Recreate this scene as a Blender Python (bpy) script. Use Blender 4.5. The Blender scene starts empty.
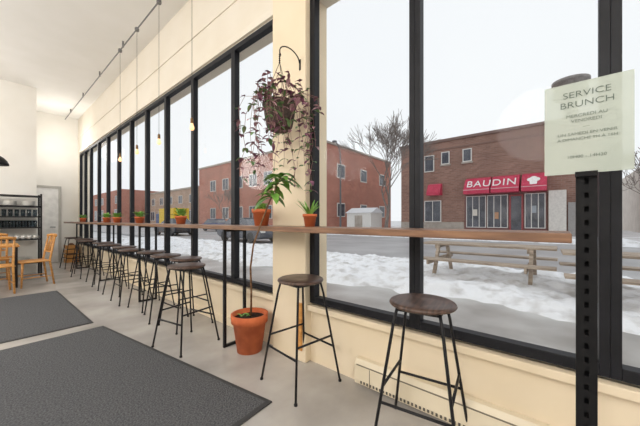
import bpy, math, random
from mathutils import Vector, Matrix, noise
random.seed(7)
S=bpy.context.scene
S.view_settings.view_transform='Standard'
COL=S.collection
TH=math.radians(49.67)

# ---------------------------------------------------------------- materials
def lin(c): return tuple(((x/255.)/12.92 if x/255.<=.04045 else ((x/255.+.055)/1.055)**2.4) for x in c)+(1,)
MATS={}
def mat(name,c1,c2=None,rough=.6,metal=0,scale=8,stretch=(1,1,1),bump=0,emis=None,es=0,detail=4,trans=0,contrast=(.35,.65),spec=None,alpha=None):
    if name in MATS: return MATS[name]
    m=bpy.data.materials.new(name); m.use_nodes=True; nt=m.node_tree; N=nt.nodes; L=nt.links
    b=N['Principled BSDF']; b.inputs['Roughness'].default_value=rough; b.inputs['Metallic'].default_value=metal
    if spec is not None: b.inputs['Specular IOR Level'].default_value=spec
    if c2 is None: c2=tuple(max(0,x*.93) for x in c1)
    tc=N.new('ShaderNodeTexCoord'); mp=N.new('ShaderNodeMapping'); mp.inputs['Scale'].default_value=stretch
    nz=N.new('ShaderNodeTexNoise'); nz.inputs['Scale'].default_value=scale; nz.inputs['Detail'].default_value=detail
    cr=N.new('ShaderNodeValToRGB'); cr.color_ramp.elements[0].position=contrast[0]; cr.color_ramp.elements[1].position=contrast[1]
    cr.color_ramp.elements[0].color=lin(c1); cr.color_ramp.elements[1].color=lin(c2)
    L.new(tc.outputs['Object'],mp.inputs[0]); L.new(mp.outputs[0],nz.inputs['Vector']); L.new(nz.outputs['Fac'],cr.inputs[0]); L.new(cr.outputs[0],b.inputs['Base Color'])
    if bump:
        bp=N.new('ShaderNodeBump'); bp.inputs['Strength'].default_value=bump; bp.inputs['Distance'].default_value=.02
        L.new(nz.outputs['Fac'],bp.inputs['Height']); L.new(bp.outputs[0],b.inputs['Normal'])
    if emis: b.inputs['Emission Color'].default_value=lin(emis); b.inputs['Emission Strength'].default_value=es
    if trans: b.inputs['Transmission Weight'].default_value=trans
    if alpha is not None: b.inputs['Alpha'].default_value=alpha
    MATS[name]=m; return m
def glassmat(name,tint=(1,1,1),cap=.04,ior=1.12):
    m=bpy.data.materials.new(name); m.use_nodes=True; nt=m.node_tree; N=nt.nodes; L=nt.links
    N.remove(N['Principled BSDF']); out=N['Material Output']
    t=N.new('ShaderNodeBsdfTransparent'); t.inputs[0].default_value=(*tint,1)
    g=N.new('ShaderNodeBsdfGlossy'); g.inputs['Roughness'].default_value=.03
    mx=N.new('ShaderNodeMixShader'); fr=N.new('ShaderNodeFresnel'); fr.inputs[0].default_value=ior
    mu=N.new('ShaderNodeMath'); mu.operation='MINIMUM'; mu.inputs[1].default_value=cap
    L.new(fr.outputs[0],mu.inputs[0]); L.new(mu.outputs[0],mx.inputs[0]); L.new(t.outputs[0],mx.inputs[1]); L.new(g.outputs[0],mx.inputs[2]); L.new(mx.outputs[0],out.inputs[0])
    return m
def brick(name,c1,c2,mortar,axis='Y',w=.45,h=.16):
    m=bpy.data.materials.new(name); m.use_nodes=True; nt=m.node_tree; N=nt.nodes; L=nt.links
    b=N['Principled BSDF']; b.inputs['Roughness'].default_value=.9
    tc=N.new('ShaderNodeTexCoord'); sp=N.new('ShaderNodeSeparateXYZ'); cb=N.new('ShaderNodeCombineXYZ'); ad=N.new('ShaderNodeMath'); ad.operation='ADD'
    L.new(tc.outputs['Object'],sp.inputs[0]); L.new(sp.outputs['X'],ad.inputs[0]); L.new(sp.outputs['Y'],ad.inputs[1]); L.new(ad.outputs[0],cb.inputs[0]); L.new(sp.outputs['Z'],cb.inputs[1])
    bt=N.new('ShaderNodeTexBrick'); bt.inputs['Color1'].default_value=lin(c1); bt.inputs['Color2'].default_value=lin(c2); bt.inputs['Mortar'].default_value=lin(mortar)
    bt.inputs['Scale'].default_value=1; bt.inputs['Brick Width'].default_value=w; bt.inputs['Row Height'].default_value=h; bt.inputs['Mortar Size'].default_value=.018
    nz=N.new('ShaderNodeTexNoise'); nz.inputs['Scale'].default_value=.5; nz.inputs['Detail'].default_value=7
    mr=N.new('ShaderNodeMapRange'); mr.inputs[3].default_value=.68; mr.inputs[4].default_value=1.3
    mx=N.new('ShaderNodeMix'); mx.data_type='RGBA'; mx.blend_type='MULTIPLY'; mx.inputs[0].default_value=1
    L.new(cb.outputs[0],bt.inputs['Vector']); L.new(tc.outputs['Object'],nz.inputs['Vector']); L.new(nz.outputs['Fac'],mr.inputs[0])
    L.new(bt.outputs['Color'],mx.inputs[6]); L.new(mr.outputs[0],mx.inputs[7]); L.new(mx.outputs[2],b.inputs['Base Color'])
    return m

# ---------------------------------------------------------------- mesh builder
class M:
    def __init__(s): s.v=[]; s.f=[]; s.mi=[]; s.sm=[]; s.m=0
    def face(s,idx,sm=False): s.f.append(idx); s.mi.append(s.m); s.sm.append(sm)
    def box(s,x0,x1,y0,y1,z0,z1,T=None):
        o=len(s.v)
        for x,y,z in [(x0,y0,z0),(x1,y0,z0),(x1,y1,z0),(x0,y1,z0),(x0,y0,z1),(x1,y0,z1),(x1,y1,z1),(x0,y1,z1)]:
            p=Vector((x,y,z)); s.v.append(T@p if T else p)
        for q in [(0,3,2,1),(4,5,6,7),(0,1,5,4),(1,2,6,5),(2,3,7,6),(3,0,4,7)]: s.face([o+i for i in q])
        return s
    def tube(s,pts,r,n=8,cap=True):
        pts=[Vector(p) for p in pts]; k=len(pts)
        if not hasattr(r,'__len__'): r=[r]*k
        o=len(s.v); up=None
        for i,p in enumerate(pts):
            d=(pts[min(i+1,k-1)]-pts[max(i-1,0)])
            if d.length<1e-9: d=Vector((0,0,1))
            d.normalize()
            if up is None: up=d.orthogonal().normalized()
            else:
                up=up-d*up.dot(d)
                up=up.normalized() if up.length>1e-6 else d.orthogonal().normalized()
            w=d.cross(up)
            for j in range(n):
                a=2*math.pi*j/n+math.pi/n
                s.v.append(p+(up*math.cos(a)+w*math.sin(a))*r[i])
        for i in range(k-1):
            for j in range(n):
                j2=(j+1)%n; s.face([o+i*n+j,o+i*n+j2,o+(i+1)*n+j2,o+(i+1)*n+j],n>4)
        if cap:
            s.face([o+j for j in range(n)][::-1]); s.face([o+(k-1)*n+j for j in range(n)])
        return s
    def lathe(s,prof,c=(0,0,0),n=24,sm=True):
        o=len(s.v)
        for r,z in prof:
            for j in range(n):
                a=2*math.pi*j/n; s.v.append(Vector((c[0]+r*math.cos(a),c[1]+r*math.sin(a),c[2]+z)))
        for i in range(len(prof)-1):
            for j in range(n):
                j2=(j+1)%n; s.face([o+i*n+j,o+i*n+j2,o+(i+1)*n+j2,o+(i+1)*n+j],sm)
        if prof[0][0]>1e-4: s.face([o+j for j in range(n)][::-1])
        if prof[-1][0]>1e-4: s.face([o+(len(prof)-1)*n+j for j in range(n)])
        return s
    def prism(s,poly,ax,a,b,T=None):
        o=len(s.v); k=len(poly)
        for t in (a,b):
            for u,w in poly:
                p=Vector((t,u,w)) if ax=='x' else Vector((u,t,w)) if ax=='y' else Vector((u,w,t))
                s.v.append(T@p if T else p)
        s.face([o+i for i in range(k)][::-1]); s.face([o+k+i for i in range(k)])
        for i in range(k):
            j=(i+1)%k; s.face([o+i,o+j,o+k+j,o+k+i])
        return s
    def leaf(s,b,d,L,W,up=(0,0,1),droop=.25,seg=4):
        b=Vector(b); d=Vector(d).normalized(); up=Vector(up)
        sd=d.cross(up)
        if sd.length<1e-3: sd=d.orthogonal()
        sd.normalize(); nn=sd.cross(d).normalized(); o=len(s.v)
        for i in range(seg+1):
            t=i/seg; w=W*.5*math.sin(math.pi*min(.98,t*.92+.06))**.8
            c=b+d*(L*t)+Vector((0,0,-droop*L*t*t))
            s.v.append(c+sd*w+nn*w*.35); s.v.append(c); s.v.append(c-sd*w+nn*w*.35)
        for i in range(seg):
            q=o+i*3
            s.face([q,q+1,q+4,q+3],True); s.face([q+1,q+2,q+5,q+4],True)
        return s
    def obj(s,name,mats,parent=None,loc=(0,0,0),rot=0,bevel=0,label=None,kind=None,cat=None,subs=0):
        me=bpy.data.meshes.new(name); me.from_pydata([tuple(p) for p in s.v],[],s.f)
        if not isinstance(mats,(list,tuple)): mats=[mats]
        for m in mats: me.materials.append(m)
        for p,mi,sm in zip(me.polygons,s.mi,s.sm): p.material_index=mi; p.use_smooth=sm
        me.update()
        o=bpy.data.objects.new(name,me); COL.objects.link(o); o.location=loc; o.rotation_euler=(0,0,rot)
        if parent: o.parent=parent
        if bevel:
            bm=o.modifiers.new('bevel','BEVEL'); bm.width=bevel; bm.segments=2; bm.limit_method='ANGLE'
        if label: o['label']=label
        if cat: o['category']=cat
        if kind: o['kind']=kind
        return o
def thing(name,label,cat,loc=(0,0,0),rot=0,group=None):
    e=bpy.data.objects.new(name,None); e.empty_display_size=.1; COL.objects.link(e); e.location=loc; e.rotation_euler=(0,0,rot)
    e['label']=label; e['category']=cat
    if group: e['group']=group
    return e
def copy_thing(t,loc,rot=0,label=None,scale=1):
    n=t.copy(); COL.objects.link(n); n.location=loc; n.rotation_euler=(0,0,rot); n.scale=(scale,)*3
    if label: n['label']=label
    for c in t.children:
        k=c.copy(); COL.objects.link(k); k.parent=n
        for g in c.children:
            h=g.copy(); COL.objects.link(h); h.parent=k
    return n
def text(body,size,mt,parent,m,extr=.0005,off=0,name='lettering',sx=1,align='CENTER',space=1):
    cu=bpy.data.curves.new(name,'FONT'); cu.body=body; cu.size=size; cu.extrude=extr; cu.offset=off; cu.align_x=align; cu.align_y='CENTER'; cu.resolution_u=6; cu.space_character=space
    t=bpy.data.objects.new('tmp',cu); COL.objects.link(t)
    dg=bpy.context.evaluated_depsgraph_get(); me=bpy.data.meshes.new_from_object(t.evaluated_get(dg))
    bpy.data.objects.remove(t)
    me.materials.clear(); me.materials.append(mt)
    me.transform(Matrix.Diagonal((sx,1,1,1))); me.transform(m)
    o=bpy.data.objects.new(name,me); COL.objects.link(o); o.parent=parent
    return o
def facex(x,y,z): # text facing -x, reading towards -y
    return Matrix(((0,0,-1,x),(-1,0,0,y),(0,1,0,z),(0,0,0,1)))

# palette
m_ceil=mat('ceiling_paint',(242,240,236),(238,236,231),.8,scale=2)
m_cream=mat('cream_wall_paint',(230,222,208),(226,217,201),.7,scale=2)
m_tan=mat('tan_wall_paint',(234,218,192),(229,212,183),.65,scale=2)
m_white=mat('white_wall_paint',(236,233,226),(232,228,220),.75,scale=2)
m_floor=mat('polished_concrete',(196,191,186),(150,145,140),.26,scale=1.4,detail=12,contrast=(.3,.7),bump=.02)
m_mat=mat('grey_carpet_mat',(96,97,100),(64,65,69),.95,scale=90,bump=.5,detail=3)
m_matedge=mat('rubber_edge',(62,62,64),None,.7)
m_black=mat('black_metal_paint',(30,30,33),(23,23,26),.5,scale=20,spec=.3)
m_frame=mat('black_window_frame',(26,27,33),(20,21,26),.5,scale=10,spec=.3)
m_barwood=mat('oiled_wood_bar',(142,106,80),(104,74,56),.4,scale=6,stretch=(8,.6,8),detail=8)
m_seat=mat('dark_walnut_seat',(96,74,64),(56,42,36),.38,scale=7,stretch=(1,9,1),detail=8)
m_oak=mat('honey_oak',(216,160,92),(190,130,66),.45,scale=6,stretch=(1,1,6),detail=6)
m_terra=mat('terracotta',(210,112,66),(186,92,52),.8,scale=9,bump=.05)
m_soil=mat('potting_soil',(60,44,34),(38,28,22),.95,scale=60,bump=.6)
m_green=mat('green_leaf',(140,186,88),(92,144,58),.45,scale=14)
m_green2=mat('deep_green_leaf',(112,146,90),(80,116,66),.45,scale=14)
m_purple=mat('purple_leaf',(146,92,116),(98,56,80),.5,scale=30)
m_pink=mat('pinkish_leaf',(206,168,170),(160,114,128),.5,scale=30)
m_stem=mat('woody_stem',(140,104,72),(96,68,46),.8,scale=30)
m_heater=mat('cream_enamel',(228,216,192),(220,207,181),.4,scale=4)
m_glass=glassmat('window_glass',(.99,.995,.995),.03,1.12)
m_snow=mat('snow',(238,239,242),(190,187,185),.85,scale=3.2,detail=15,bump=.9,contrast=(.48,.72))
m_pave=mat('wet_pavement',(196,195,193),(146,142,138),.3,scale=.9,detail=12,contrast=(.36,.64))
m_road=mat('grey_asphalt',(176,175,176),(150,149,150),.5,scale=.5,detail=9)
m_bulb=mat('amber_bulb_glass',(255,214,168),None,.2,emis=(255,196,136),es=1.1)
m_brass=mat('aged_brass',(120,92,58),None,.4,metal=.7)
m_steel=mat('grey_steel',(130,130,132),None,.4,metal=.6)

def st(o,kind='structure'): o['kind']=kind; return o
D=1.80; H=4.2; ZB=.50; ZT=3.13; YE=11.0
# ---------------------------------------------------------------- room shell
st(M().box(-5,D+.25,-3,YE+.2,-.1,0).obj('floor',m_floor))
st(M().box(-5,D+.25,-3,YE+.2,H,H+.15).obj('ceiling',m_ceil))
st(M().box(D,D+.22,-3,YE,0,ZB-.015).obj('wall_window_lower',m_tan))
st(M().box(D,D+.22,-3,YE,ZT,H).obj('wall_window_upper',m_cream))
st(M().box(D-.07,D+.22,1.63,2.05,0,H).obj('wall_column',m_tan,bevel=.01))
st(M().box(D,D+.22,10.72,YE,ZB-.015,ZT).obj('wall_window_end',m_cream))
st(M().box(-5,D+.22,YE,YE+.15,0,H).obj('wall_far',m_white))
st(M().box(-5.15,-5,-3,YE,0,H).obj('wall_left',m_white))
st(M().box(-5,D+.22,-3.15,-3,0,H).obj('wall_back',m_white))
st(M().box(-5,.76,9.1,YE,0,H).obj('wall_partition',m_white))
st(M().box(D-.05,D+.02,-2.9,1.63,ZB-.06,ZB-.015).obj('trim_1',m_tan,bevel=.006))
st(M().box(D-.05,D+.02,2.05,10.72,ZB-.06,ZB-.015).obj('trim_2',m_tan,bevel=.006))
st(M().box(D-.03,D,2.05,10.72,ZT+.02,ZT+.09).obj('trim_3',m_cream,bevel=.006))
st(M().box(D-.015,D,2.05,YE,3.62,3.66).obj('trim_4',m_cream,bevel=.004))
st(M().box(D-.015,D,2.05,YE,0,.09).obj('baseboard_window',m_tan,bevel=.004))
st(M().box(.9,D,YE-.015,YE,0,.09).obj('baseboard_far',m_white,bevel=.004))
st(M().box(D-.085,D-.071,1.66,1.72,.1,.5).obj('trim_5',m_oak,bevel=.003))
near=[-1.95,-1.06,-.165,.72,1.63]
left=[2.05,2.79,3.75,4.63,5.45,6.25,7.05,7.85,8.65,9.45,10.1,10.72]
n=0
for seq in (near,left):
    for a,b in zip(seq[:-1],seq[1:]):
        n+=1; w=.036; x0,x1=D-.015,D+.05
        a2=.055 if (seq is near and abs(b-1.63)<.01) else w
        g=M(); g.box(x0,x1,a,a+w,ZB,ZT); g.box(x0,x1,b-a2,b,ZB,ZT); g.box(x0,x1,a+w,b-a2,ZB,ZB+.055); g.box(x0,x1,a+w,b-a2,ZT-.055,ZT)
        o=st(g.obj('window_%d'%n,m_frame,bevel=.003))
        p=M(); p.box(D+.02,D+.026,a+w-.005,b-a2+.005,ZB+.05,ZT-.05); st(p.obj('window_glass',m_glass,parent=o))
d=st(M().box(.56,1.36,YE-.04,YE,0,2.1).obj('door_1',mat('door_white',(244,242,238),None,.5),bevel=.004))
g=M(); g.box(.50,.56,YE-.06,YE,0,2.16); g.box(1.36,1.42,YE-.06,YE,0,2.16); g.box(.56,1.36,YE-.06,YE,2.1,2.16)
st(g.obj('door_frame',mat('door_frame_grey',(190,186,178),None,.5),parent=d))
g=M(); g.tube([(1.29,YE-.04,1.0),(1.29,YE-.09,1.0),(1.18,YE-.09,1.0)],.011,8); st(g.obj('door_handle',m_steel,parent=d))

def quadmat(c,name,label):
    g=M(); cx=sum(p[0] for p in c)/4; cy=sum(p[1] for p in c)/4
    def ring(k,z): return [Vector((cx+(p[0]-cx)*k,cy+(p[1]-cy)*k,z)) for p in c]
    g.v=ring(1,.001)+ring(.997,.010)+ring(.975,.012)
    g.m=1
    for r in (0,4):
        for i in range(4): j=(i+1)%4; g.face([r+i,r+j,r+4+j,r+4+i])
    g.face([3,2,1,0]); g.m=0; g.face([8,9,10,11])
    o=g.obj(name,[m_mat,m_matedge]); o['label']=label; o['category']='floor mat'
quadmat([(-1.4,1.2),(1.225,1.45),(.865,3.94),(-1.75,3.85)],'floor_mat','dark grey ribbed entrance mat on concrete floor near the stools')
quadmat([(-1.7,4.1),(.82,4.16),(.79,6.5),(-1.7,6.5)],'floor_mat','dark grey entrance mat lying nearer to the wooden chairs')

# ---------------------------------------------------------------- bar
t=thing('window_bar','long narrow brown wooden window bar with black steel supports','bar counter',(0,0,0))
M().box(1.42,1.72,-.03,10.6,1.112,1.15).obj('bar_top',m_barwood,parent=t,bevel=.004)
for y in (2.42,4.7,6.9,9.1):
    g=M(); g.box(1.45,1.475,y-.012,y+.012,0,1.112); g.box(1.67,1.695,y-.012,y+.012,0,1.112); g.box(1.475,1.67,y-.012,y+.012,.0,.024); g.box(1.475,1.67,y-.012,y+.012,1.088,1.112)
    g.obj('support_frame',m_black,parent=t)
t=thing('perforated_post','black perforated steel upright at the end of the bar','post',(1.42,-.070,0))
m_post=mat('matte_black_steel',(20,20,22),(15,15,17),.6,scale=20,spec=.2)
g=M(); z1=1.365; w=.029
g.box(0,.004,-w,-.006,0,z1); g.box(0,.004,.006,w,0,z1)
z=0
while z<z1-.02:
    g.box(0,.004,-.006,.006,z,z+.03); z+=.05
g.box(.004,.035,-w,-w+.004,0,z1); g.box(.004,.035,w-.004,w,0,z1); g.box(.031,.035,-w+.004,w-.004,0,z1)
g.obj('channel',m_post,parent=t)
g=M(); g.box(-.02,.08,-.06,.06,0,.006); g.obj('base_plate',m_post,parent=t)
t=thing('brunch_sign','pale green translucent brunch notice on top of a black post','sign',(1.405,-.068,1.37))
m_sign=mat('pale_green_acrylic',(198,206,196),(190,198,188),.5,scale=3,alpha=.66,spec=.2)
m_sgn1=mat('sign_ink',(92,104,94),None,.6)
m_sgn2=mat('sign_ink_faint',(118,128,118),None,.6)
g=M(); g.box(-.0015,.0015,-.118,.118,0,.335); g.obj('panel',m_sign,parent=t)
g=M(); g.box(-.006,.012,-.03,.03,-.012,.006); g.obj('clip',m_post,parent=t)
for s,sz,z in [('SERVICE',.032,.290),('BRUNCH',.032,.254),('MERCREDI AU',.0155,.212),('VENDREDI',.0155,.193),('—',.016,.170),('UN SAMEDI EN VENIR',.0145,.146),('À DIMANCHE 9H À 16H',.0135,.127),('10H00 - 14H30',.015,.062)]:
    text(s,sz,m_sgn1 if sz>.02 else m_sgn2,t,facex(-.003,0,z),extr=.0003,sx=1.12,off=-.0004 if sz>.02 else 0)

# ---------------------------------------------------------------- bar stools
stool=thing('bar_stool','dark round wooden seat bar stool with thin black steel legs','bar stool',(1.52,.57,0),.15,'bar stools along the window bar')
g=M(); g.lathe([(.0001,.74),(.155,.74),(.167,.745),(.172,.753),(.168,.762),(.158,.767),(.05,.764),(.0001,.763)],n=40); g.obj('seat',m_seat,parent=stool)
fr=.208; tp=.105
for sx,sy in ((1,1),(-1,1),(-1,-1),(1,-1)):
    g=M(); g.tube([(sx*tp,sy*tp,.738),(sx*(tp+.015),sy*(tp+.015),.66),(sx*fr,sy*fr,.006)],.008,10); g.lathe([(.012,0),(.012,.012),(.009,.016)],(sx*fr,sy*fr,0),10)
    g.obj('leg',m_black,parent=stool)
def rad(z): return tp+.015+(fr-tp-.015)*(.66-z)/.654
g=M(); r=tp-.0
for a,b in (((1,1),(-1,1)),((-1,1),(-1,-1)),((-1,-1),(1,-1)),((1,-1),(1,1))):
    g.tube([(a[0]*r,a[1]*r,.731),(b[0]*r,b[1]*r,.731)],.008,8)
g.obj('seat_frame',m_black,parent=stool)
for i,(a,b) in enumerate((((1,1),(-1,1)),((-1,1),(-1,-1)),((-1,-1),(1,-1)),((1,-1),(1,1)))):
    z=.26 if i%2 else .34; r=rad(z); g=M()
    g.tube([(a[0]*r,a[1]*r,z),(b[0]*r,b[1]*r,z)],.0075,8); g.obj('footrest_bar',m_black,parent=stool)
for (x,y,ro) in [(1.53,1.49,-.12),(1.27,2.78,.2),(1.5,3.3,.05),(1.47,3.78,-.2),(1.5,4.35,.1),(1.42,4.9,0),(1.49,5.5,.3),(1.45,6.2,0),(1.5,6.85,.1),(1.42,7.7,.2),(1.5,8.5,0),(1.45,9.45,.1)]:
    copy_thing(stool,(x,y,0),ro,'dark round wooden seat bar stool pulled out from the bar' if x<1.3 else None)

# ---------------------------------------------------------------- baseboard heater
t=thing('baseboard_heater','low beige electric baseboard heater fixed under the window','heater',(D-.001,-.45,.02))
g=M(); g.prism([(0,0),(-.055,0),(-.06,.03),(-.06,.13),(-.035,.17),(0,.175)],'y',0,1.6); g.obj('housing',m_heater,parent=t,bevel=.003)
g=M()
for i in range(60): g.box(-.0625,-.06,.06+i*.025,.072+i*.025,.012,.03)
g.obj('lower_vent',mat('vent_dark',(90,84,76),None,.6),parent=t)
g=M(); g.box(-.063,-.0605,.02,1.58,.134,.142); g.obj('upper_vent',mat('vent_shadow',(130,120,104),None,.6),parent=t)
g=M(); g.box(-.062,-.0601,1.47,1.475,.0,.13); g.obj('end_panel_seam',mat('vent_shadow',(0,0,0)),parent=t)

# ---------------------------------------------------------------- pendants
c=thing('ceiling_conduit','thin grey metal conduit under the ceiling carrying pendant lights','pipe',(1.5,2.0,0))
g=M(); g.tube([(0,-1.2,4.11),(0,8.95,4.11)],.010,10); g.obj('pipe',m_steel,parent=c)
for i in range(6): M().box(-.012,.012,.6+i*1.5,.62+i*1.5,4.10,4.2).obj('pipe_clamp',m_steel,parent=c)
pd=thing('pendant_light','small glowing amber bulb hanging on a thin black cord','pendant light',(1.5,3.154,2.2),0,'bulb pendants along the window')
g=M(); g.lathe([(.0001,0),(.013,.004),(.023,.016),(.026,.032),(.022,.05),(.014,.07),(.012,.09)],n=20); g.obj('bulb',m_bulb,parent=pd)
g=M(); g.lathe([(.012,.08),(.016,.085),(.016,.13),(.009,.145),(.003,.15)],n=16); g.obj('socket',m_brass,parent=pd)
g=M(); g.tube([(0,0,.145),(0,0,1.9)],.0025,6); g.obj('cord',m_black,parent=pd)
g=M(); g.lathe([(.026,1.88),(.03,1.89),(.03,1.92),(.02,1.935)],n=20); g.obj('canopy',m_steel,parent=pd)
for y in (4.087,4.935,5.77): copy_thing(pd,(1.5,y,2.2))
t=thing('dome_pendant','black metal dome pendant lamp hanging over the dining table','pendant light',(.1,7.16,2.12))
g=M(); g.lathe([(.17,0),(.168,.02),(.15,.07),(.11,.12),(.05,.16),(.03,.2),(.0001,.21)],n=32); g.obj('lamp_shade',m_black,parent=t)
g=M(); g.tube([(0,0,.2),(0,0,2.08)],.004,6); g.obj('cord',m_black,parent=t)

# ---------------------------------------------------------------- hanging plant
HX,HY,HZ=1.5,1.69,1.90
t=thing('hanging_plant','purple and green trailing plant in hanging pot by tan column','hanging plant',(HX,HY,HZ))
g=M(); g.lathe([(.0001,0),(.07,0),(.10,.03),(.118,.12),(.126,.19),(.135,.195),(.135,.215),(.124,.215),(.118,.195),(.0001,.19)],n=28); g.obj('hanging_pot',mat('dark_woven_pot',(84,68,58),(54,42,37),.8,scale=60,bump=.4),parent=t)
g=M()
for k in range(3):
    a=k*2.09+.4; g.tube([(.128*math.cos(a),.128*math.sin(a),.21),(0,0,.54)],.0022,6)
for k in range(5):
    g.lathe([(.004,0),(.008,.008),(.004,.016)],(0,0,.53+k*.016),8)
g.obj('chain',m_black,parent=t)
random.seed(9)
st_=M(); lf=M()
for k in range(40):
    a=random.uniform(0,2*math.pi) if k%2 else random.uniform(2.2,5.2)
    L=random.choice([.1,.18,.28,.38,.46,.54,.6]); out=random.uniform(.03,.22)
    rr=random.uniform(.05,.11)
    p0=Vector((rr*math.cos(a),rr*math.sin(a),.19)); dv=Vector((math.cos(a),math.sin(a),0))
    pts=[]; ns=max(4,int(L/.055)+3); hh=random.uniform(.05,.26)
    wob=random.uniform(-.05,.05)
    for i in range(ns+1):
        s=i/ns
        x=p0+dv*(.14-rr+out)*min(1,s*2.0)+Vector((-dv.y,dv.x,0))*wob*math.sin(s*5)
        z=.19+ hh*math.sin(min(1,s*1.6)*math.pi)*(1-s) - max(0,s-.3)*L/.7*1.1
        pts.append(Vector((x.x+random.uniform(-.012,.012),x.y+random.uniform(-.012,.012),z)))
    for q in pts:
        if q.x>.205: q.x=.205
    st_.tube(pts,.0016,5)
    gm=random.random()
    for q in pts[1:]:
        for _ in range(2 if random.random()<.7 else 1):
            aa=random.uniform(0,2*math.pi)
            if q.x>.13 and math.cos(aa)>0: aa=math.pi-aa
            lf.m=random.choice([0,0,1,0,1,2]) if gm<.65 else random.choice([2,2,1,0]); lf.leaf(q,(math.cos(aa),math.sin(aa),random.uniform(-.4,.6)),random.uniform(.035,.065),random.uniform(.022,.036),droop=.4)
st_.obj('stem',mat('purple_stem',(140,100,96),None,.6),parent=t); lf.obj('foliage',[m_purple,m_pink,m_green2],parent=t)
t=thing('plant_bracket','slim black curled wall hook fixed to the tan column','hook',(D-.07,HY,2.5))
g=M(); g.box(-.005,0,-.008,.008,-.03,.06)
pts=[(-.004,0,.03)]
for i in range(13):
    a=math.pi*(i/12.)*1.15; pts.append((-.12+.11*math.cos(a),0,.03+.07*math.sin(a)))
g.tube(pts,.005,8); g.obj('hook',m_black,parent=t)

# ---------------------------------------------------------------- pots
def potmesh(r,h,n=26): return M().lathe([(.0001,0),(r*.68,0),(r*.9,h*.78),(r*1.0,h*.78),(r*1.02,h),(r*.9,h),(r*.86,h*.88),(.0001,h*.86)],n=n)
t=thing('potted_rubber_tree','tall leggy green plant in large terracotta pot on the floor','potted plant',(1.585,2.2,0))
potmesh(.165,.34,32).obj('pot',m_terra,parent=t)
M().lathe([(.0001,.30),(.14,.302),(.0001,.312)],n=20).obj('soil',m_soil,parent=t)
g=M(); base=Vector((1.585,2.2,0))
path=[(1.6,2.2,.30),(1.56,2.14,.55),(1.45,2.0,.8),(1.375,1.86,1.0),(1.37,1.77,1.15),(1.375,1.66,1.34),(1.40,1.56,1.52)]
path=[Vector(p)-base for p in path]
g.tube(path,[.010,.009,.008,.007,.007,.006,.004],8); g.obj('trunk',m_stem,parent=t)
g=M(); random.seed(21)
for k in range(30):
    q=path[-1].lerp(path[-2],random.uniform(-.1,.9)); a=random.uniform(0,6.28); g.m=random.choice([0,0,0,1]); g.leaf(q,(math.cos(a)*.9,math.sin(a),random.uniform(-.1,.8)),random.uniform(.11,.18),random.uniform(.04,.065),droop=.6,seg=6)
for k in range(9):
    a=random.uniform(1.6,4.2); g.m=0; g.leaf((random.uniform(-.06,.06),random.uniform(-.04,.08),.31),(math.cos(a),math.sin(a),1.0),random.uniform(.07,.12),.022,droop=.5)
g.obj('foliage',[m_green,m_green2],parent=t)
def barplant(x,y,r,h,kind,label,seed):
    random.seed(seed)
    t=thing('potted_plant',label,'potted plant',(x,y,1.15),0,'potted plants on the window bar')
    potmesh(r,h,20).obj('pot',m_terra,parent=t)
    M().lathe([(.0001,h*.865),(r*.85,h*.865),(.0001,h*.88)],n=14).obj('soil',m_soil,parent=t)
    g=M()
    if kind=='aloe':
        for k in range(15):
            a=k*2.4; e=random.uniform(.4,1.9); g.leaf((r*.2*math.cos(a),r*.2*math.sin(a),h*.86),(math.cos(a)*.8,math.sin(a)*.8,e),random.uniform(.12,.19),.02,droop=.15)
    else:
        for k in range(30):
            a=k*2.4; e=random.uniform(.3,2.2); g.leaf((r*.4*math.cos(a),r*.4*math.sin(a),h*.86+random.uniform(0,.05)),(math.cos(a)*.8,math.sin(a)*.8,e),random.uniform(.09,.15)*(.4 if kind=='low' else 1),.036,droop=.4)
    g.obj('foliage',m_green,parent=t)
barplant(1.58,2.02,.083,.145,'low','low green plant in a wide terracotta pot on the bar',1)
barplant(1.6,1.46,.055,.095,'aloe','small spiky aloe in a terracotta pot on the bar',3)
for i,y in enumerate((3.66,5.14,6.35,7.05,9.2)):
    barplant(1.6,y,.07,.10,'bush','bushy green plant in a terracotta pot on the bar',i+4)
random.seed(11)

# ---------------------------------------------------------------- far left furniture
t=thing('storage_shelf','open black metal shelving unit stacked with cups and glasses','shelf',(.8,8.55,0))
W=1.3; LV=[.3,.8,1.05,1.28,1.5,1.72]
for x in (-.03,-W):
    for y in (0,.4):
        M().box(x,x+.03,y,y+.03,0,1.76).obj('upright',m_black,parent=t)
for z in LV: M().box(-W,0,0,.43,z-.025,z).obj('shelf_board',m_black,parent=t)
gl=glassmat('drinking_glass',(.72,.77,.8),.3,1.45)
m_cer=mat('white_ceramic',(228,226,220),None,.3)
gg=thing('drinking_glass','clear drinking glass on the black shelf','glass',(.7,8.65,1.05),0,'glassware on the black shelf')
M().lathe([(.0001,.0),(.03,.0),(.036,.14),(.033,.14),(.028,.008),(.0001,.008)],n=14).obj('tumbler',gl,parent=gg)
cc=thing('ceramic_cup','white ceramic cup on the black shelf','cup',(.7,8.65,.8),0,'cups on the black shelf')
M().lathe([(.0001,0),(.025,0),(.04,.07),(.037,.07),(.023,.008),(.0001,.008)],n=14).obj('cup_bowl',m_cer,parent=cc)
g=M(); g.tube([(.036,0,.055),(.058,0,.055),(.058,0,.025),(.032,0,.02)],.004,6); g.obj('handle',m_cer,parent=cc)
pl_=thing('plate_stack','stack of white plates on the black shelf','plates',(.6,8.7,1.5),0,'stacked plates on the black shelf')
g=M()
for i in range(7): g.lathe([(.0001,i*.014),(.06,i*.014),(.105,i*.014+.016),(.105,i*.014+.02),(.06,i*.014+.006),(.0001,i*.014+.006)],n=20)
g.obj('plate_pile',m_cer,parent=pl_)
copy_thing(pl_,(.33,8.7,1.5)); copy_thing(pl_,(.05,8.7,1.5)); copy_thing(pl_,(.2,8.7,.3)); copy_thing(pl_,(.55,8.7,.3))
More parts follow.
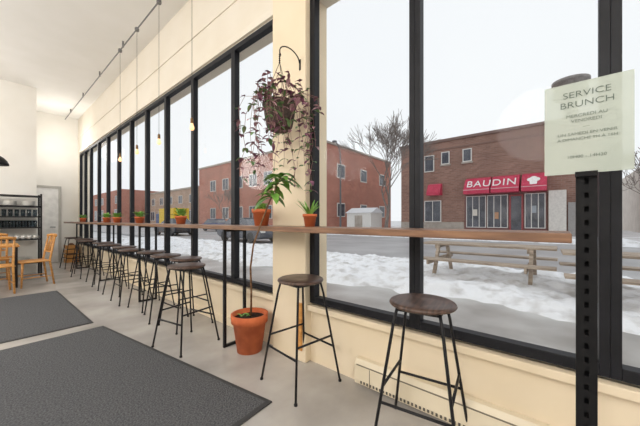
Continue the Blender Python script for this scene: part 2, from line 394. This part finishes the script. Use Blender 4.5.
for i in range(10):
    x=.7-.09*i
    if i: copy_thing(gg,(x,8.65,1.05)); copy_thing(cc,(x,8.65,.8),i*.5)
    copy_thing(gg,(x,8.66,1.28)); copy_thing(gg,(x-.03,8.78,1.05))
    copy_thing(cc,(x,8.82,1.28),i*.7)
t=thing('dining_table','rectangular honey wood dining table with slim black legs','table',(-.05,7.7,0))
M().box(-.5,.45,-.35,.35,.72,.755).obj('table_top',m_oak,parent=t,bevel=.004)
for x in (-.46,.41):
    for y in (-.31,.31): M().box(x-.018,x+.018,y-.018,y+.018,0,.72).obj('leg',m_black,parent=t)
ch=thing('dining_chair','honey-coloured wooden dining chair with slatted back','chair',(.58,7.45,0),math.pi/2+.15,'wooden dining chairs')
M().box(-.21,.21,-.2,.21,.43,.455).obj('seat',m_oak,parent=ch,bevel=.01)
for sx in (-1,1):
    M().tube([(sx*.18,.18,.43),(sx*.2,.2,0)],[.018,.013],8).obj('leg',m_oak,parent=ch)
    M().tube([(sx*.19,-.24,0),(sx*.18,-.18,.45),(sx*.185,-.26,.92)],[.014,.018,.014],8).obj('leg',m_oak,parent=ch)
g=M(); g.tube([(-.2,-.255,.9),(-.1,-.285,.915),(.1,-.285,.915),(.2,-.255,.9)],.026,8); g.tube([(-.18,-.205,.6),(.18,-.205,.6)],.014,8)
for x in (-.11,-.04,.04,.11): g.tube([(x,-.205,.6),(x,-.28,.9)],.009,6)
g.obj('backrest',m_oak,parent=ch)
g=M(); g.tube([(-.19,.19,.2),(.19,.19,.2)],.009,6); 
for sx in (-1,1): g.tube([(sx*.19,.19,.16),(sx*.186,-.22,.16)],.009,6)
g.obj('stretcher',m_oak,parent=ch)
copy_thing(ch,(.1,7.02,0),.1); copy_thing(ch,(-.45,7.0,0),-.1); copy_thing(ch,(.1,8.25,0),math.pi)
t=thing('wooden_crate','small slatted wooden crate on the floor by the far wall','crate',(1.6,10.72,0))
g=M()
for z in (0,.13,.26,.39): g.box(-.14,.14,-.16,-.145,z,z+.1); g.box(-.14,-.125,-.145,.16,z,z+.1); g.box(.125,.14,-.145,.16,z,z+.1)
g.box(-.125,.125,-.145,.16,.0,.02); g.obj('crate_slats',m_oak,parent=t)
g=M(); g.lathe([(.0001,.02),(.1,.02),(.11,.3),(.07,.5),(.03,.54),(.0001,.54)],n=12); g.obj('sack',mat('brown_sack',(120,84,58),(92,62,42),.9,scale=20,bump=.3),parent=t)

# ================================================================= OUTSIDE
G=-.1; G2=G+.02
def outer(name,label,cat,g,m,kind=None):
    o=g.obj(name,m); o['label']=label; o['category']=cat
    if kind: o['kind']=kind
    return o
outer('sidewalk','wet grey concrete sidewalk outside the window','sidewalk',M().box(D+.26,5.2,-25,80,G-.1,G),m_pave)
outer('road','wide grey asphalt street with patches of slush','road',M().box(8.6,20.9,-60,160,G-.14,G-.02),m_road)
outer('far_sidewalk','snow-dusted sidewalk across the street','sidewalk',M().box(21,60,-60,160,G-.12,G2),mat('snowy_pavement',(228,228,231),(180,178,176),.8,scale=.6,detail=8))
outer('open_ground','snow covered ground stretching away beyond the street','ground',M().box(5.0,400,-300,500,G-.4,G-.16),mat('dirty_snow',(218,218,221),(194,194,194),.9,scale=.3))
def snowgrid(x0,x1,y0,y1,nx,ny,amp,base,sc=.9):
    g=M()
    for i in range(nx+1):
        for j in range(ny+1):
            u=i/nx; x=x0+(x1-x0)*u; y=y0+(y1-y0)*j/ny
            xx=x+(noise.noise(Vector((x0,y*.8,2)))*.6+noise.noise(Vector((x0,y*3,2)))*.18)*(1-u)
            e=min(1,min(u,1-u)*9)
            h=noise.fractal(Vector((x*sc,y*sc,3.1)),1,2,5)*amp+base
            h2=noise.noise(Vector((x*.35,y*.25,9)))*amp*.7
            h3=abs(noise.noise(Vector((x*4.2,y*4.2,5))))*amp*.8+abs(noise.noise(Vector((x*9,y*9,5))))*amp*.5
            g.v.append(Vector((xx,y,G-.06+e*max(.02,h+h2+h3+.06))))
    for i in range(nx):
        for j in range(ny):
            a=i*(ny+1)+j; g.face([a,a+ny+1,a+ny+2,a+1],True)
    return g
outer('snow_bank','rough continuous dirty white snow bank along the sidewalk','snow',snowgrid(4.7,9.0,-8,22,90,560,.085,.09,1.8),m_snow,'stuff')
outer('snow_bank','low ridge of plowed snow along the far curb','snow',snowgrid(20.3,22.0,-30,70,12,260,.25,.12,.7),m_snow,'stuff')

# picnic tables
m_pic=mat('weathered_pine',(184,168,152),(138,124,110),.85,scale=4,stretch=(6,.7,6),detail=9)
pt=thing('picnic_table','long weathered wooden picnic table with attached benches in snow','picnic table',(7.0,1.28,G+.02),0,'picnic tables outside')
HL=1.22
g=M()
for i in range(5): g.box(-.37+i*.15,-.37+i*.15+.14,-HL,HL,.72,.76)
g.obj('tabletop',m_pic,parent=pt,bevel=.004)
for s in (-1,1):
    g=M()
    for k in (0,1): a=s*(.62+k*.15); g.box(min(a,a+s*.14),max(a,a+s*.14),-HL,HL,.43,.47)
    g.obj('bench_seat',m_pic,parent=pt,bevel=.004)
for y in (-.85,.85):
    for s in (-1,1):
        g=M(); g.prism([(s*.25,.72),(s*.35,.72),(s*.72,0),(s*.62,0)],'y',y-.03,y+.03); g.obj('leg',m_pic,parent=pt)
    g=M(); g.box(-.9,.9,y+.03,y+.07,.34,.43); g.box(-.35,.35,y+.03,y+.07,.64,.72); g.obj('cross_beam',m_pic,parent=pt)
copy_thing(pt,(6.4,-1.22,G+.02),.04)
pt['label']='weathered wooden picnic table in front of the crimson shop awnings'

# buildings; haze painted in as lighter brick and window colours
m_brA=brick('brown_brick',(154,118,104),(132,98,86),(150,126,116))
m_brB=brick('red_brick',(184,122,104),(164,104,88),(180,140,126))
m_brC=brick('tan_brick',(186,158,138),(168,140,122),(176,152,134))
m_wf=mat('white_window_frame',(228,225,220),None,.5)
m_dg=mat('dark_shop_glass',(96,98,106),(68,70,78),.15,scale=1.2)
m_conc=mat('stone_trim',(180,170,160),(160,150,140),.8,scale=2)
m_red=mat('crimson_awning',(204,62,92),(186,50,78),.6,scale=3)
def win(parent,x,y0,y1,z0,z1,frame=m_wf,bars=1,fw=.08,name='window'):
    g=M(); g.m=0
    g.box(x-.08,x+.02,y0,y0+fw,z0,z1); g.box(x-.08,x+.02,y1-fw,y1,z0,z1); g.box(x-.08,x+.02,y0+fw,y1-fw,z0,z0+fw); g.box(x-.08,x+.02,y0+fw,y1-fw,z1-fw,z1)
    for i in range(bars):
        yy=y0+(y1-y0)*(i+1)/(bars+1); g.box(x-.07,x+.01,yy-.03,yy+.03,z0+fw,z1-fw)
    g.m=1; g.box(x-.04,x-.01,y0+fw,y1-fw,z0+fw,z1-fw)
    return g.obj(name,[frame,m_dg],parent=parent)
A=thing('brick_shop_building','brown brick two-storey corner building with crimson shop awnings','building',(30,0,0))
M().box(0,14,-2.1,13.6,G2,9.1).obj('body',m_brA,parent=A)
g=M(); g.box(-.15,.3,-2.2,13.7,9.1,9.35); g.obj('cornice',mat('dark_cornice',(126,102,94),None,.7),parent=A)
g=M(); g.box(-.06,0,-2.1,13.6,8.3,8.42); g.obj('brick_band',mat('brick_band_paint',(134,106,96),None,.8),parent=A)
for y,z in ((8.9,6.9),(6.9,6.9)):
    win(A,-.02,y-.4,y+.4,z-.1,z+1.15,bars=0)
    M().box(-.12,0,y-.5,y+.5,z-.25,z-.1).obj('window_sill',m_conc,parent=A)
win(A,-.02,10.0,11.0,6.2,7.9,bars=0); win(A,-.02,9.3,11.0,1.0,3.2,bars=1)
g=M(); g.box(-.1,0,.9,7.1,G2,3.7); g.obj('shopfront_surround',mat('dark_red_surround',(124,82,78),None,.6),parent=A)
for a,b in ((5.3,6.95),(3.6,5.2),(1.0,2.4)): win(A,-.12,a,b,.5,3.45,frame=m_wf,bars=2,fw=.06,name='shop_window')
win(A,-.12,2.5,3.5,G2,3.4,frame=mat('door_red',(160,70,72),None,.5),bars=0,fw=.12,name='shop_door')
for i,(a,b,z0,cc_) in enumerate(((6.0,6.4,1.6,(220,214,204)),(4.3,4.6,1.3,(196,150,116)),(1.6,1.9,1.8,(160,168,176)))):
    M().box(-.22,-.2,a,b,z0,z0+.6).obj('window_poster',mat('poster_paper_%d'%i,cc_),parent=A)
M().box(-.3,0,-.3,.8,G2,3.6).obj('pilaster',mat('pale_stucco',(222,217,210),None,.8),parent=A)
M().box(-.2,0,-2.0,-.4,G2,2.6).obj('panel',mat('grey_panel',(160,156,154),None,.7),parent=A)
M().box(-.03,0,7.2,13.6,G2,1.0).obj('plinth',m_conc,parent=A)
for a,b in ((4.86,6.95),(2.72,4.74),(.9,2.55)):
    g=M(); g.prism([(0,5.15),(-.45,5.0),(-1.3,3.95),(-1.3,3.6),(0,3.6)],'y',a,b); g.obj('awning',m_red,parent=A)
    M().box(-1.32,-1.3,a,b,3.92,3.97).obj('awning_piping',mat('white_piping',(226,190,196),None,.6),parent=A)
g=M(); g.prism([(0,4.9),(-.4,4.8),(-.9,3.95),(-.9,3.7),(0,3.7)],'y',9.2,10.5); g.obj('awning',m_red,parent=A)
m_wtxt=mat('white_sign_paint',(250,244,242),None,.6)
sn=Vector((-1.05,0,.85)).normalized()
def slanted(y,z,off=.03):
    nr=sn; ny=Vector((0,-1,0)); up=nr.cross(ny).normalized()
    x=-.45-(5.0-z)*(.85/1.05)
    c=Vector((x,y,z))+nr*off
    return Matrix(((ny.x,up.x,nr.x,c.x),(ny.y,up.y,nr.y,c.y),(ny.z,up.z,nr.z,c.z),(0,0,0,1)))
text('BAUDIN',1.1,m_wtxt,A,slanted(4.82,4.45),extr=.02,sx=.88,space=1.12)
g=M()
for dy,dz,r in ((.24,.14,.2),(.0,.26,.25),(-.24,.14,.2)):
    T=slanted(1.75,4.42); o=len(g.v)
    for j in range(16): a=2*math.pi*j/16; g.v.append(T@Vector((dy+r*math.cos(a),dz+r*math.sin(a),.002*r*10)))
    g.face([o+j for j in range(16)])
T=slanted(1.75,4.42); o=len(g.v)
for u,v in ((-.22,-.42),(.22,-.42),(.28,.12),(-.28,.12)): g.v.append(T@Vector((u,v,.01)))
g.face([o,o+1,o+2,o+3]); g.obj('emblem',m_wtxt,parent=A)
tk=thing('rooftop_vent','large grey cylindrical vent standing on the brick roof','roof vent',(33,-.6,9.1))
M().lathe([(.5,0),(.5,2.4),(1.15,2.7),(1.15,3.9),(1.3,3.95),(1.3,4.2),(.0001,4.5)],n=24).obj('vent_drum',mat('galvanised',(150,144,140),(130,124,120),.6,scale=3),parent=tk)

B=thing('red_brick_building','long red brick building with rows of dark windows across the street','building',(26,21.8,0))
M().box(0,18,0,30,G2,10.6).obj('body',m_brB,parent=B)
g=M(); g.box(-.15,.2,-.15,30,10.6,10.85); g.box(.2,18,-.15,.2,10.6,10.85); g.obj('cornice',m_conc,parent=B)
for y in (2,5.5,9,12.5,16,20,24):
    for z in (1.4,6.2): win(B,-.02,y,y+1.8,z,z+1.9,bars=1)
for x in (3,8.5,14):
    for z in (1.6,6.6):
        g=M(); g.box(x,x+1.7,-.08,0,z,z+1.8); g.m=1; g.box(x+.12,x+1.58,-.1,-.08,z+.12,z+1.68); g.obj('window',[m_wf,m_dg],parent=B)
C=thing('low_shop_building','distant low brick building with flat roof along the street','building',(27,54,0))
M().box(0,14,0,26,G2,7.6).obj('body',m_brC,parent=C)
M().box(-.2,.2,0,26,7.6,7.9).obj('cornice',m_conc,parent=C)
for y in (2,7,12,17,22): win(C,-.02,y,y+2.6,1,3.2); win(C,-.02,y,y+1.8,4.7,6.4)
C2=thing('low_brown_building','far brown building closing the view down the street','building',(22.2,84,0))
M().box(0,20,0,50,G2,9).obj('body',m_brB,parent=C2)
for y in (3,10,17,24): win(C2,-.02,y,y+3,1,4); win(C2,-.02,y,y+2.5,5.5,7.5)
E=thing('pale_house','pale two-storey house with flat roof beyond the trees','building',(42,-22,0))
M().box(0,12,0,16,G2,6.5).obj('body',mat('pale_siding',(214,206,198),(200,192,184),.8,scale=1),parent=E)
for y in (3,8,12): win(E,-.02,y,y+1.6,3.8,5.3)
F=thing('white_shed','low white roadside shed beside the brick building','shed',(27.5,16.0,G2))
M().box(0,2.5,0,3.2,0,2.1).obj('body',m_wf,parent=F); M().prism([(-.15,2.1),(2.65,2.1),(1.25,2.7)],'y',-.15,3.35).obj('roof',mat('snowy_roof',(230,232,236),None,.8),parent=F)
M().box(-.03,0,1.1,2.1,0,1.8).obj('door',m_conc,parent=F)

# trees
m_bark=mat('grey_bark',(140,130,124),(112,102,96),.9,scale=8)
def tree(loc,h,seed,label,rmin=.016,lv_max=6,tl=.25,tr_=.012):
    random.seed(seed); tr=M(); br=M()
    def grow(g,p,d,L,r,lv):
        pts=[p]; q=p.copy(); dd=d.copy()
        for i in range(3):
            dd=(dd+Vector((random.uniform(-.16,.16),random.uniform(-.16,.16),random.uniform(0,.12)))).normalized(); q=q+dd*L/3; pts.append(q.copy())
        r2=max(r*.64,rmin*.8); g.tube(pts,[r,r*.87,max(r*.76,rmin*.9),r2],5 if lv else 8,cap=False)
        if lv>=lv_max: return
        for k in range(3):
            a=random.uniform(0,6.28); sp=random.uniform(.35,.8)
            o=dd.orthogonal().normalized(); o=Matrix.Rotation(a,3,dd)@o
            nd=(dd+o*sp+Vector((0,0,.12))).normalized()
            st0=pts[-1] if k else pts[2].lerp(pts[3],.2)
            grow(br,st0,nd,L*random.uniform(.72,.88),max(r2*.78,rmin),lv+1)
    t=thing('bare_tree',label,'tree',loc,0,'bare winter trees')
    grow(tr,Vector((0,0,0)),Vector((0,0,1)),h*tl,h*tr_,0)
    tr.obj('trunk',m_bark,parent=t); br.obj('branches',m_bark,parent=t)
tree((24.4,12.6,G2),13.2,4,'large leafless grey tree standing in front of the brick building',tl=.215,tr_=.015)
tree((21.8,22,G2),6.5,5,'slender leafless tree beside the white shed',lv_max=5)
tree((24,-4.2,G2),7,8,'leafless grey tree beside the shop building',lv_max=5)
tree((23,-8.2,G2),9,12,'leafless grey tree along the far curb',lv_max=5)
tree((22.5,37,G2),7,17,'leafless tree in front of the red brick building',lv_max=5)
t=thing('street_lamp','tall grey street lamp with curved arm over the road','street lamp',(21.3,15.6,G2))
M().tube([(0,0,0),(0,0,6.8),(-.2,-.1,7.5),(-.9,-.4,8.0),(-1.6,-.6,8.1)],[.1,.07,.06,.05,.04],8).obj('pole',m_steel,parent=t)
M().lathe([(.0001,0),(.22,.03),(.2,.14),(.0001,.2)],(-1.75,-.65,7.98),12).obj('lamp_head',m_steel,parent=t)

# cars
def car(loc,rot,paint,label):
    t=thing('car',label,'car',loc,rot)
    g=M(); g.prism([(-2.2,.35),(-2.25,.6),(-2.15,.88),(-1.3,.95),(1.05,.98),(2.05,.82),(2.2,.6),(2.15,.3),(1.75,.22),(-1.8,.22)],'y',-.88,.88); g.obj('body',paint,parent=t,bevel=.07)
    g=M(); low=[(-1.85,.93),(1.15,.95)]; top=[(-1.2,1.42),(.35,1.42)]
    for (x,z),w in ((low[0],.8),(low[1],.8),(top[1],.62),(top[0],.62)):
        g.v.append(Vector((x,-w,z))); g.v.append(Vector((x,w,z)))
    for q in ((0,1,3,2),(2,3,5,4),(4,5,7,6),(6,7,1,0),(0,2,4,6),(1,7,5,3)): g.face(list(q))
    g.obj('cabin',m_dg,parent=t,bevel=.03)
    g=M(); g.box(-1.2,.38,-.63,.63,1.41,1.46); g.obj('roof',paint,parent=t,bevel=.03)
    for x in (-1.4,1.35):
        for y in (-.8,.8):
            g=M(); T=Matrix.Translation((x,y,.32))@Matrix.Rotation(math.pi/2,4,'X'); m2=M().lathe([(.0001,-.1),(.2,-.1),(.3,-.1),(.32,-.07),(.32,.07),(.3,.1),(.2,.1),(.0001,.1)],n=20); g.v=[T@v for v in m2.v]; g.f=m2.f; g.mi=[0]*len(m2.f); g.sm=[False]*len(m2.f); w_=g.obj('wheel',m_matedge,parent=t)
    for y in (-.62,.62): M().box(2.1,2.2,y-.16,y+.16,.6,.72).obj('headlight',m_wf,parent=t,bevel=.02)
    return t
car((10.6,14.8,G-.02),-math.pi/2,mat('silver_car_paint',(96,98,106),None,.3,metal=.3),'dark grey sedan parked along the snowy curb')
car((17.8,31,G-.02),-math.pi/2,mat('dark_blue_car_paint',(60,74,116),None,.3,metal=.3),'dark blue car driving down the street')
car((10.8,26,G-.02),math.pi/2,mat('black_car_paint',(54,54,60),None,.3,metal=.3),'black car parked further down the snowy curb')
t=thing('delivery_truck','yellow and blue box truck parked down the street','truck',(18.0,44,G-.02),math.pi/2)
M().box(-3,2,-1.1,1.1,.6,3.0).obj('cargo_box',mat('yellow_paint',(236,196,44),None,.5),parent=t,bevel=.05)
M().box(2.05,3.6,-1.0,1.0,.5,2.3).obj('cab',mat('blue_paint',(46,70,120),None,.4),parent=t,bevel=.15)
for x in (-2,2.7):
    for y in (-.95,.95):
        m2=M().lathe([(.0001,-.12),(.42,-.12),(.42,.12),(.0001,.12)],n=18); T=Matrix.Translation((x,y,.42))@Matrix.Rotation(math.pi/2,4,'X'); m2.v=[T@v for v in m2.v]; m2.obj('wheel',m_matedge,parent=t)

# ---------------------------------------------------------------- light, world, camera
w=bpy.data.worlds.new('overcast'); S.world=w; w.use_nodes=True; nt=w.node_tree
bg=nt.nodes['Background']; bg.inputs['Strength'].default_value=1.12
tc=nt.nodes.new('ShaderNodeTexCoord'); nz=nt.nodes.new('ShaderNodeTexNoise'); nz.inputs['Scale'].default_value=2; cr=nt.nodes.new('ShaderNodeValToRGB')
cr.color_ramp.elements[0].color=lin((233,236,240)); cr.color_ramp.elements[1].color=lin((240,242,243))
nt.links.new(tc.outputs['Generated'],nz.inputs['Vector']); nt.links.new(nz.outputs['Fac'],cr.inputs[0]); nt.links.new(cr.outputs[0],bg.inputs['Color'])
def pl(name,loc,e,c=(1,.98,.955),r=.6):
    l=bpy.data.lights.new(name,'POINT'); l.energy=e; l.color=c; l.shadow_soft_size=r
    o=bpy.data.objects.new(name,l); COL.objects.link(o); o.location=loc
for i,(x,y,e) in enumerate([(-2.4,.3,150),(-2.4,4.2,155),(-2.2,7.6,145),(-1.2,-1.8,90)]): pl('room_fill',(x,y,2.8),e)  # unseen point lights added to brighten the room, no actual fixtures
pl('corridor_fill',(1.25,10.0,3.2),26,r=.3)  # added fill light that lifts the far door and end wall
cd=bpy.data.cameras.new('camera'); cam=bpy.data.objects.new('camera',cd); COL.objects.link(cam)
cam.location=(0,0,1.2); cam.rotation_euler=(math.pi/2,0,-TH); cd.lens=16; cd.sensor_width=36; cd.shift_y=7/640; cd.clip_end=1000; cd.clip_start=.02
S.camera=cam
